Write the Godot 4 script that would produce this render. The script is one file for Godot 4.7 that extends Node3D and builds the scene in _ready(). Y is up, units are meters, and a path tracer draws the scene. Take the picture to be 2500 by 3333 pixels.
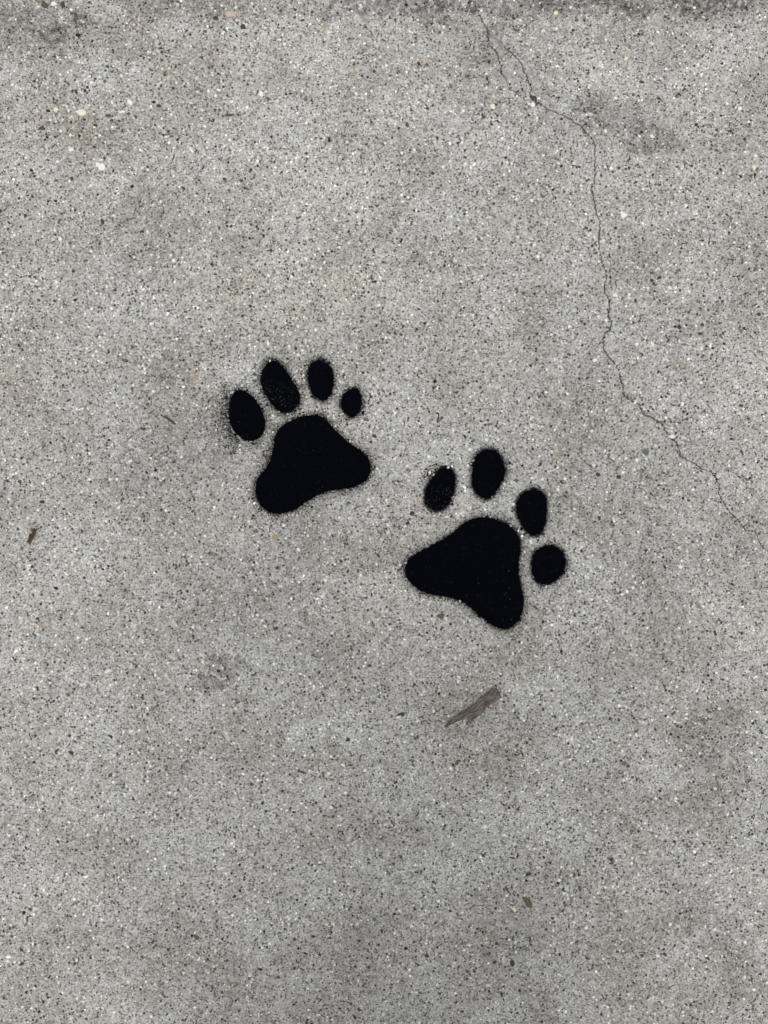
extends Node3D
# A concrete pavement seen from above: two paw prints sprayed on it in black, a crack, sand and stones in the cement, bits of litter.
# Photograph pixels are 0.4 mm on the ground: P(u, v) is the place of a photograph pixel on the pavement.

const S := 0.0004
const NX := 0.80          # half size of the closely built patch of pavement
const NZ := 1.00
const TILE := 1.2         # metres covered by the cement's speckle texture

var rng := RandomNumberGenerator.new()
var stain_halo_img: Image
var stain_halo_at := PackedFloat32Array()
var SW := 640
var SH := 800
var mats := {}
var crack_rows := []      # [x, width, x, width] of the two cracks every 2 photograph pixels, from the far rim of the patch on
var outlines := []        # [paw index, part name, polygon in metres (x, z), bounding rect, overspray reach]

func P(u: float, v: float, y := 0.0) -> Vector3:
	return Vector3((u - 1250.0) * S, y, (v - 1666.5) * S)

func lin(c: Color) -> Color:
	return c.srgb_to_linear()

func material(called: String, c: Color, rough := 0.9, spec := 0.3) -> StandardMaterial3D:
	if mats.has(called): return mats[called]
	var m := StandardMaterial3D.new()
	m.albedo_color = c
	m.roughness = rough
	m.metallic_specular = spec
	mats[called] = m
	return m

func put(called: String, mesh: Mesh, m: Material, parent: Node) -> MeshInstance3D:
	var o := MeshInstance3D.new()
	o.name = called
	o.mesh = mesh
	o.material_override = m
	o.cast_shadow = GeometryInstance3D.SHADOW_CASTING_SETTING_ON
	parent.add_child(o, true)
	return o

func tag(o: Node, label: String, category: String, group := "") -> void:
	o.set_meta("label", label)
	o.set_meta("category", category)
	if group != "": o.set_meta("group", group)

# ---------------------------------------------------------------- light
func make_light() -> void:
	var cam := Camera3D.new()
	cam.name = "camera"
	cam.position = Vector3(0, 1.11, 0)
	cam.rotation_degrees = Vector3(-90, 0, 0)
	cam.keep_aspect = Camera3D.KEEP_HEIGHT
	cam.fov = rad_to_deg(2.0 * atan(0.6666 / 1.11))
	cam.near = 0.02
	cam.far = 400.0
	add_child(cam)
	cam.current = true

	var env := Environment.new()
	env.background_mode = Environment.BG_SKY
	var sm := ProceduralSkyMaterial.new()
	sm.sky_top_color = Color(0.80, 0.82, 0.84)
	sm.sky_horizon_color = Color(0.72, 0.74, 0.76)
	sm.sky_curve = 0.2
	sm.ground_bottom_color = Color(0.35, 0.35, 0.34)
	sm.ground_horizon_color = Color(0.55, 0.56, 0.57)
	sm.sun_angle_max = 1.0
	sm.energy_multiplier = 1.0
	var sky := Sky.new()
	sky.sky_material = sm
	env.sky = sky
	env.tonemap_mode = Environment.TONE_MAPPER_LINEAR
	env.tonemap_exposure = 1.17
	env.sdfgi_enabled = true
	env.ssao_enabled = true
	env.ssil_enabled = true
	var we := WorldEnvironment.new()
	we.name = "world_environment"
	we.environment = env
	add_child(we)

	var sun := DirectionalLight3D.new()
	sun.name = "sun"
	sun.light_energy = 0.5
	sun.light_angular_distance = 40.0
	sun.light_color = Color(1.0, 0.975, 0.94)
	sun.shadow_enabled = true
	sun.look_at_from_position(Vector3(-0.15, 3.0, 0.75), Vector3.ZERO, Vector3.UP)
	add_child(sun)

# ---------------------------------------------------------------- stains of the cement and the bright halo painted round the prints
# dark (or pale, negative) blotches of dirt and laitance, plus brightness painted in round the prints and mid-slab, where the photograph shows them: u, v, half width, half height, strength, warmth
var BLOTCHES := [
	[60, 90, 210, 110, 0.34, 0.02], [330, 130, 190, 90, 0.26, 0.03], [560, 5, 460, 66, 0.30, 0.02], [1290, 10, 330, 62, 0.42, 0.0], [1480, 60, 130, 60, 0.22, 0.0],
	[1750, 10, 420, 62, 0.36, 0.0], [2200, 5, 400, 66, 0.32, 0.0], [2330, 30, 250, 50, 0.25, 0.0], [1600, 150, 60, 70, 0.28, 0.0], [860, 260, 150, 60, 0.14, 0.04], [620, 180, 160, 70, 0.14, 0.05],
	[1965, 365, 110, 70, 0.34, 0.0], [2080, 450, 130, 60, 0.26, 0.0], [2200, 500, 110, 50, 0.16, 0.0], [1340, 470, 120, 70, 0.20, 0.02], [1100, 300, 120, 60, 0.14, 0.03],
	[300, 440, 260, 110, 0.18, 0.05], [150, 700, 220, 160, 0.10, 0.04], [500, 620, 160, 70, 0.10, 0.04], [80, 1300, 120, 260, 0.10, 0.04], [560, 1240, 120, 60, 0.12, 0.03],
	[2360, 2330, 110, 50, 0.22, 0.06], [2440, 2300, 70, 50, 0.10, 0.06], [2260, 2380, 90, 70, 0.18, 0.04], [730, 2210, 90, 80, 0.36, 0.0], [540, 2050, 140, 90, 0.14, 0.03],
	[1480, 2470, 240, 120, 0.10, 0.05], [2250, 2600, 140, 60, 0.16, 0.03], [2180, 3010, 150, 60, 0.18, 0.03], [2060, 2940, 110, 60, 0.10, 0.04], [2440, 3190, 110, 80, 0.16, 0.02],
	[1180, 2680, 260, 110, 0.08, 0.0], [980, 2760, 200, 90, 0.09, 0.0], [360, 2760, 260, 90, 0.10, 0.0], [1250, 3180, 700, 160, 0.06, 0.02], [320, 3180, 420, 170, 0.08, 0.01],
	[1000, 1700, 90, 60, 0.16, 0.03], [1240, 1820, 120, 60, 0.12, 0.03], [1690, 2130, 130, 70, 0.16, 0.05], [1500, 2260, 160, 60, 0.10, 0.06], [2120, 1850, 90, 60, 0.20, 0.03],
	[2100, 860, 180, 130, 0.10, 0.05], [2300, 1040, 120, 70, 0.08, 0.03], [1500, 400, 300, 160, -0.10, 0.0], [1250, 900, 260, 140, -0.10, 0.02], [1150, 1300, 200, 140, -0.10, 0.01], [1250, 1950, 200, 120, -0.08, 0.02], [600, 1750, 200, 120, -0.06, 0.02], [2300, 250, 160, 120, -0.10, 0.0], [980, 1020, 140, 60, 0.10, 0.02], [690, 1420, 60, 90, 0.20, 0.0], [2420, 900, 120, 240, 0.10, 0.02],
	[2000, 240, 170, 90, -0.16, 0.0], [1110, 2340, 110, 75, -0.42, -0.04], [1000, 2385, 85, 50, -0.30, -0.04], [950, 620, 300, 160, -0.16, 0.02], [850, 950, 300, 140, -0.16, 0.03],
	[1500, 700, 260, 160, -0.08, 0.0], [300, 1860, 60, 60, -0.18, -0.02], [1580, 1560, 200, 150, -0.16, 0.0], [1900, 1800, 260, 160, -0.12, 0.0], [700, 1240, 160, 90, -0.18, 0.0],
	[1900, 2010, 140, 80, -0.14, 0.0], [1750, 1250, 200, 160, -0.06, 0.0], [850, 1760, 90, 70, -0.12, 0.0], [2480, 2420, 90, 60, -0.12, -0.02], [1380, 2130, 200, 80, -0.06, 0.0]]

func make_stains_and_halo() -> void:
	var n1 := FastNoiseLite.new()
	n1.seed = 11; n1.frequency = 0.018; n1.fractal_octaves = 5; n1.fractal_gain = 0.6
	var n2 := FastNoiseLite.new()
	n2.seed = 23; n2.frequency = 0.15; n2.fractal_octaves = 4; n2.fractal_gain = 0.65
	var n3 := FastNoiseLite.new()
	n3.seed = 37; n3.frequency = 0.006; n3.fractal_octaves = 4
	var dark := PackedFloat32Array(); dark.resize(SW * SH)
	var warm := PackedFloat32Array(); warm.resize(SW * SH)
	var cell := 2.0 * NX / SW
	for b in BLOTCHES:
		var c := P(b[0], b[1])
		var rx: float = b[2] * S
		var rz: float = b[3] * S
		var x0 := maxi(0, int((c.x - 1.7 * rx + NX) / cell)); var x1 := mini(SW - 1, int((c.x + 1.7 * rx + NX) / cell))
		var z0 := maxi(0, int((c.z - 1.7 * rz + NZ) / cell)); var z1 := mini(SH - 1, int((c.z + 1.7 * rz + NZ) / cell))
		for j in range(z0, z1 + 1):
			for i in range(x0, x1 + 1):
				var dx := (-NX + (i + 0.5) * cell - c.x) / rx
				var dz := (-NZ + (j + 0.5) * cell - c.z) / rz
				# ragged outline and a broken inside, as dirt lies on sandy cement; the painted halo gets the same
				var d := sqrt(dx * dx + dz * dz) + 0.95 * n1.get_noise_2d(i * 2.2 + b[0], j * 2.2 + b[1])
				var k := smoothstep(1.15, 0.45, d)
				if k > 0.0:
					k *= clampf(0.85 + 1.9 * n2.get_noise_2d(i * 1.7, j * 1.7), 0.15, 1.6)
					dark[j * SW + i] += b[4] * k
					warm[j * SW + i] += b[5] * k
	var bytes := PackedByteArray(); bytes.resize(SW * SH * 3)
	stain_halo_at.resize(SW * SH)
	for j in SH:
		for i in SW:
			var p := j * SW + i
			var a := n1.get_noise_2d(i, j)
			var f := n2.get_noise_2d(i + 500, j)
			var g := n3.get_noise_2d(i, j + 900)
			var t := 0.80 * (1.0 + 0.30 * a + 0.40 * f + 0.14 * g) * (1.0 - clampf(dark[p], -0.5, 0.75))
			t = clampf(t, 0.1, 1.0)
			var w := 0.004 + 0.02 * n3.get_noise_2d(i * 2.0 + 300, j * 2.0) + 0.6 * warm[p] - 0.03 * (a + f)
			stain_halo_at[p] = t
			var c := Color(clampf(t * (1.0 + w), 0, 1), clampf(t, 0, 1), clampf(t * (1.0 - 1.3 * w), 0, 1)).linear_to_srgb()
			bytes[p * 3] = c.r8; bytes[p * 3 + 1] = c.g8; bytes[p * 3 + 2] = c.b8
	stain_halo_img = Image.create_from_data(SW, SH, false, Image.FORMAT_RGB8, bytes)

func stain_halo(x: float, z: float) -> float:
	var i := clampi(int((x + NX) / (2.0 * NX) * SW), 0, SW - 1)
	var j := clampi(int((z + NZ) / (2.0 * NZ) * SH), 0, SH - 1)
	return stain_halo_at[j * SW + i]

# ---------------------------------------------------------------- cement with its fine sand
func make_speckle() -> ImageTexture:
	var W := 2048
	var n := FastNoiseLite.new()
	n.seed = 5; n.noise_type = FastNoiseLite.TYPE_SIMPLEX; n.frequency = 0.11; n.fractal_octaves = 4; n.fractal_gain = 0.75
	var src := n.get_seamless_image(W, W, false, false, 0.05, true).get_data()
	var lut := PackedByteArray()
	for k in 256:
		var t := clampf(0.50 + (k / 255.0 - 0.5) * 0.62, 0.10, 0.85)
		var c := Color(t * 1.004, t, t * 0.98).linear_to_srgb()
		lut.append_array([c.r8, c.g8, c.b8])
	var b := PackedByteArray(); b.resize(W * W * 3)
	for p in W * W:
		var k := src[p] * 3
		var q := p * 3
		b[q] = lut[k]; b[q + 1] = lut[k + 1]; b[q + 2] = lut[k + 2]
	var r := RandomNumberGenerator.new(); r.seed = 77
	for g in 330000:
		var c := lin_grain(r, true).linear_to_srgb()
		var cx := r.randf() * W
		var cy := r.randf() * W
		var ra := 0.55 + 1.5 * pow(r.randf(), 2.2)
		var rb := ra * r.randf_range(0.6, 1.0)
		var x0 := int(cx - ra); var y0 := int(cy - rb)
		for y in range(y0, int(cy + rb) + 1):
			var ey := (y - cy) / rb
			var row := posmod(y, W) * W
			for x in range(x0, int(cx + ra) + 1):
				var ex := (x - cx) / ra
				if ex * ex + ey * ey <= 1.0:
					var q := (row + posmod(x, W)) * 3
					b[q] = c.r8; b[q + 1] = c.g8; b[q + 2] = c.b8
	return ImageTexture.create_from_image(Image.create_from_data(W, W, false, Image.FORMAT_RGB8, b))

# the colours of sand grains (linear)
func lin_grain(r: RandomNumberGenerator, fine := false) -> Color:
	var k := r.randf()
	var t: float
	if k < (0.22 if fine else 0.28):                      # pale quartz
		t = r.randf_range(0.70, 0.94) if r.randf() < 0.46 else r.randf_range(0.45, 0.68)
		return Color(t, t * r.randf_range(0.96, 1.0), t * r.randf_range(0.86, 0.99))
	if k < (0.46 if fine else 0.55):                      # dark basalt
		t = r.randf_range(0.022, 0.105)
		return Color(t * 1.02, t, t * r.randf_range(0.90, 1.06))
	if k < 0.98:                                          # grey and brown-grey
		t = r.randf_range(0.13, 0.42)
		return Color(t * r.randf_range(0.99, 1.10), t, t * r.randf_range(0.84, 1.0))
	t = r.randf_range(0.12, 0.35)                         # rusty, tan
	return Color(t * 1.25, t * 0.95, t * 0.72)

func ground_material(near: bool, tex: Texture2D) -> StandardMaterial3D:
	var m := StandardMaterial3D.new()
	m.albedo_texture = tex
	m.roughness = 0.95
	m.metallic_specular = 0.25
	if near:
		m.detail_enabled = true
		m.detail_albedo = ImageTexture.create_from_image(stain_halo_img)
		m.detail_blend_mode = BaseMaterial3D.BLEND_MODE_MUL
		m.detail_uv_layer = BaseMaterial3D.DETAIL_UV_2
	else:
		m.albedo_color = Color(0.935, 0.93, 0.925).linear_to_srgb()
		var n := FastNoiseLite.new(); n.seed = 83; n.frequency = 0.02; n.fractal_octaves = 5; n.fractal_gain = 0.68
		var blot := n.get_seamless_image(512, 512, false, false, 0.1, true)
		var d := blot.get_data()
		var rgb := PackedByteArray(); rgb.resize(d.size() * 3)
		for p in d.size():
			var t := 0.80 * (1.0 + 0.22 * (d[p] / 255.0 - 0.5) * 2.0)
			var c := Color(t * 1.01, t, t * 0.99).linear_to_srgb()
			rgb[p * 3] = c.r8; rgb[p * 3 + 1] = c.g8; rgb[p * 3 + 2] = c.b8
		m.detail_enabled = true
		m.detail_albedo = ImageTexture.create_from_image(Image.create_from_data(512, 512, false, Image.FORMAT_RGB8, rgb))
		m.detail_blend_mode = BaseMaterial3D.BLEND_MODE_MUL
		m.detail_uv_layer = BaseMaterial3D.DETAIL_UV_2
	return m

# ---------------------------------------------------------------- cracks
func path_main() -> PackedVector2Array:
	var o := PackedVector2Array()
	for q in [[300, 0], [330, 150], [355, 260], [400, 320], [450, 360], [490, 400], [520, 440], [525, 475], [545, 510], [560, 555], [582, 595], [570, 640], [585, 670], [620, 695], [650, 705], [685, 738], [740, 755], [795, 780], [850, 810], [880, 835], [915, 850], [950, 895], [992, 940], [1015, 985], [1008, 1040], [1012, 1080], [1010, 1140], [1010, 1190], [1000, 1240]]:
		o.append(Vector2(1450 + q[0] / 2.074, q[1] / 2.074))
	for q in [[420, 0], [415, 40], [435, 100], [445, 170], [467, 225], [465, 290], [458, 340], [462, 390], [475, 440], [485, 490], [502, 520], [503, 570], [492, 605], [497, 650], [520, 690], [525, 740], [517, 790], [535, 830], [528, 870], [500, 890], [485, 925], [492, 965], [485, 990], [510, 1025], [555, 1075], [585, 1125], [588, 1170], [605, 1215], [613, 1270], [660, 1300], [705, 1325], [718, 1360], [740, 1385], [790, 1405], [840, 1440], [865, 1485], [895, 1525], [925, 1550], [940, 1590], [950, 1630], [985, 1650], [1040, 1680], [1080, 1710], [1130, 1720], [1160, 1760], [1183, 1800], [1175, 1840], [1190, 1880], [1220, 1930], [1255, 1980], [1300, 2020], [1345, 2075], [1400, 2085], [1415, 2130], [1440, 2180], [1475, 2200], [1560, 2290], [1640, 2420]]:
		o.append(Vector2(1700 + q[0] / 1.84375, 600 + q[1] / 1.84375))
	return o

func path_side() -> PackedVector2Array:
	var o := PackedVector2Array([Vector2(1440, -800), Vector2(1500, -560), Vector2(1490, -380), Vector2(1530, -160), Vector2(1543, -40)])
	for q in [[200, 0], [198, 30], [210, 65], [235, 100], [245, 140], [265, 170], [282, 195], [285, 240], [288, 280], [305, 315], [345, 350], [360, 390], [370, 430], [375, 480], [382, 500], [410, 540], [420, 580], [440, 605], [470, 620], [510, 655], [545, 690]]:
		o.append(Vector2(1450 + q[0] / 2.074, q[1] / 2.074))
	return o

func x_on(path: PackedVector2Array, v: float, cursor: Array) -> Vector2:       # (x, slope) of a crack at a height in the photograph
	var k: int = cursor[0]
	while k < path.size() - 2 and path[k + 1].y < v: k += 1
	cursor[0] = k
	var a := path[k]; var b := path[k + 1]
	var s := (b.x - a.x) / maxf(0.5, b.y - a.y)
	return Vector2(a.x + s * clampf(v - a.y, 0.0, b.y - a.y), s)

func make_pavement() -> Node3D:
	var root := Node3D.new()
	root.name = "pavement"
	root.set_meta("kind", "structure")
	add_child(root)
	var tex := make_speckle()
	var near := ground_material(true, tex)
	var jit := FastNoiseLite.new(); jit.seed = 3; jit.frequency = 0.16; jit.fractal_octaves = 3
	var pm := path_main(); var ps := path_side()
	var cm := [0]; var cs := [0]
	var cement := SurfaceTool.new(); cement.begin(Mesh.PRIMITIVE_TRIANGLES)
	var crack := SurfaceTool.new(); crack.begin(Mesh.PRIMITIVE_TRIANGLES)
	var prev := []
	var step := 2.0
	var v := 1666.5 - NZ / S
	var vend := 1666.5 + NZ / S
	var dense_end := 1940.0
	while true:
		var z := (v - 1666.5) * S
		# main crack
		var am := x_on(pm, v, cm)
		var wm := 0.0
		if v > 135.0 and v < 1910.0:
			wm = 4.9 + 5.0 * jit.get_noise_2d(v * 0.7, 40.0)
			wm *= smoothstep(135.0, 170.0, v) * (1.0 - 0.25 * smoothstep(1550.0, 1750.0, v)) * smoothstep(1910.0, 1860.0, v)
			wm = maxf(wm, 3.6 * smoothstep(135.0, 170.0, v) * smoothstep(1910.0, 1880.0, v))
			if v > 1335.0 and v < 1375.0: wm *= 1.5
		var a2 := x_on(ps, v, cs)
		var w2 := 0.0
		if v > -800.0 and v < 332.0:
			w2 = 4.4 + 4.4 * jit.get_noise_2d(v * 0.7, 90.0)
			w2 *= (1.0 - 0.3 * smoothstep(235.0, 262.0, v)) * smoothstep(332.0, 300.0, v) * smoothstep(-800.0, -700.0, v)
		var xm := am.x + 5.5 * jit.get_noise_2d(v * 0.8, 5.0) + 2.6 * jit.get_noise_2d(v * 3.1, 15.0)
		var x2 := a2.x + 5.5 * jit.get_noise_2d(v * 0.8, 25.0) + 2.6 * jit.get_noise_2d(v * 3.1, 35.0)
		if v > 332.0: x2 = xm - 60.0
		if v < 135.0: xm = maxf(xm, x2 + 40.0)
		wm *= sqrt(1.0 + minf(am.y * am.y, 9.0))
		w2 *= sqrt(1.0 + minf(a2.y * a2.y, 9.0))
		crack_rows.append([xm, wm, x2, w2])
		var row := []
		row.append(Vector3(-NX, 0, z))
		for g in [[x2, w2], [xm, wm]]:
			var d: float = -0.011 * clampf(g[1] / 4.0, 0.0, 1.0)
			row.append(P(g[0] - g[1] * 0.5, v))
			row.append(P(g[0] - g[1] * 0.20, v, d))
			row.append(P(g[0] + g[1] * 0.24, v, d))
			row.append(P(g[0] + g[1] * 0.5, v))
		row.append(Vector3(NX, 0, z))
		if not prev.is_empty():
			for k in 9:
				var flat: bool = k == 0 or k == 4 or k == 8
				var st := cement if flat else crack
				if not flat and (prev[k].y == 0.0 and row[k].y == 0.0 and prev[k + 1].y == 0.0 and row[k + 1].y == 0.0): continue
				for p in [prev[k], prev[k + 1], row[k + 1], prev[k], row[k + 1], row[k]]:
					st.set_uv(Vector2(p.x, p.z) / TILE)
					st.set_uv2(Vector2((p.x + NX) / (2.0 * NX), (p.z + NZ) / (2.0 * NZ)))
					st.set_normal(Vector3.UP)
					st.add_vertex(p)
		prev = row
		if v >= vend: break
		v = minf(v + (step if v < dense_end else 60.0), vend)
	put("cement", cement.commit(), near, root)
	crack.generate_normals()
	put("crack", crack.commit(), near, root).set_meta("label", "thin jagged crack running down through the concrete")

	# the pavement beyond the closely built patch, butted against it
	var st := SurfaceTool.new(); st.begin(Mesh.PRIMITIVE_TRIANGLES)
	var F := 60.0
	for q in [[-F, -F, F, -NZ], [-F, NZ, F, F], [-F, -NZ, -NX, NZ], [NX, -NZ, F, NZ]]:
		for p in [Vector3(q[0], 0, q[1]), Vector3(q[2], 0, q[1]), Vector3(q[2], 0, q[3]), Vector3(q[0], 0, q[1]), Vector3(q[2], 0, q[3]), Vector3(q[0], 0, q[3])]:
			st.set_normal(Vector3.UP)
			st.set_uv(Vector2(p.x, p.z) / TILE)
			st.set_uv2(Vector2(p.x, p.z) / 1.7)
			st.add_vertex(p)
	var g2 := put("ground", st.commit(), ground_material(false, tex), self)
	g2.set_meta("kind", "structure")
	return root

# ---------------------------------------------------------------- stones and sand
func stone_mesh(sd: int, sides: int, lumpy: float) -> ArrayMesh:      # a flattened, worn pebble of radius 1, half buried: rim below the cement, domed flat top
	var r := RandomNumberGenerator.new(); r.seed = sd
	var rad := []
	for k in sides: rad.append(1.0 + lumpy * r.randf_range(-1.0, 0.6))
	var rings := [[1.0, -0.35], [0.98, 0.02], [0.84, 0.20], [0.5, 0.29]]
	var st := SurfaceTool.new(); st.begin(Mesh.PRIMITIVE_TRIANGLES)
	st.set_smooth_group(0)
	var pts := []
	for g in rings:
		var ring := []
		for k in sides:
			var a := TAU * k / sides
			ring.append(Vector3(cos(a) * rad[k] * g[0], g[1] + (r.randf_range(-0.03, 0.03) if g[1] > 0.1 else 0.0), sin(a) * rad[k] * g[0]))
		pts.append(ring)
	for i in 3:
		for k in sides:
			var n := (k + 1) % sides
			for p in [pts[i][k], pts[i][n], pts[i + 1][n], pts[i][k], pts[i + 1][n], pts[i + 1][k]]: st.add_vertex(p)
	for k in sides:
		for p in [Vector3(0, 0.31, 0), pts[3][k], pts[3][(k + 1) % sides]]: st.add_vertex(p)
	st.index()
	st.generate_normals()
	return st.commit()

var STONE_TONES := {
	"w": Color(0.97, 0.965, 0.94), "c": Color(0.95, 0.92, 0.84), "p": Color(0.80, 0.72, 0.67), "l": Color(0.80, 0.81, 0.83), "k": Color(0.17, 0.17, 0.18),
	"d": Color(0.29, 0.285, 0.28), "b": Color(0.27, 0.28, 0.31), "g": Color(0.44, 0.455, 0.47), "o": Color(0.36, 0.35, 0.30), "n": Color(0.42, 0.385, 0.34),
	"r": Color(0.40, 0.29, 0.27), "t": Color(0.70, 0.62, 0.51), "m": Color(0.52, 0.51, 0.49), "e": Color(0.62, 0.61, 0.585)}
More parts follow.
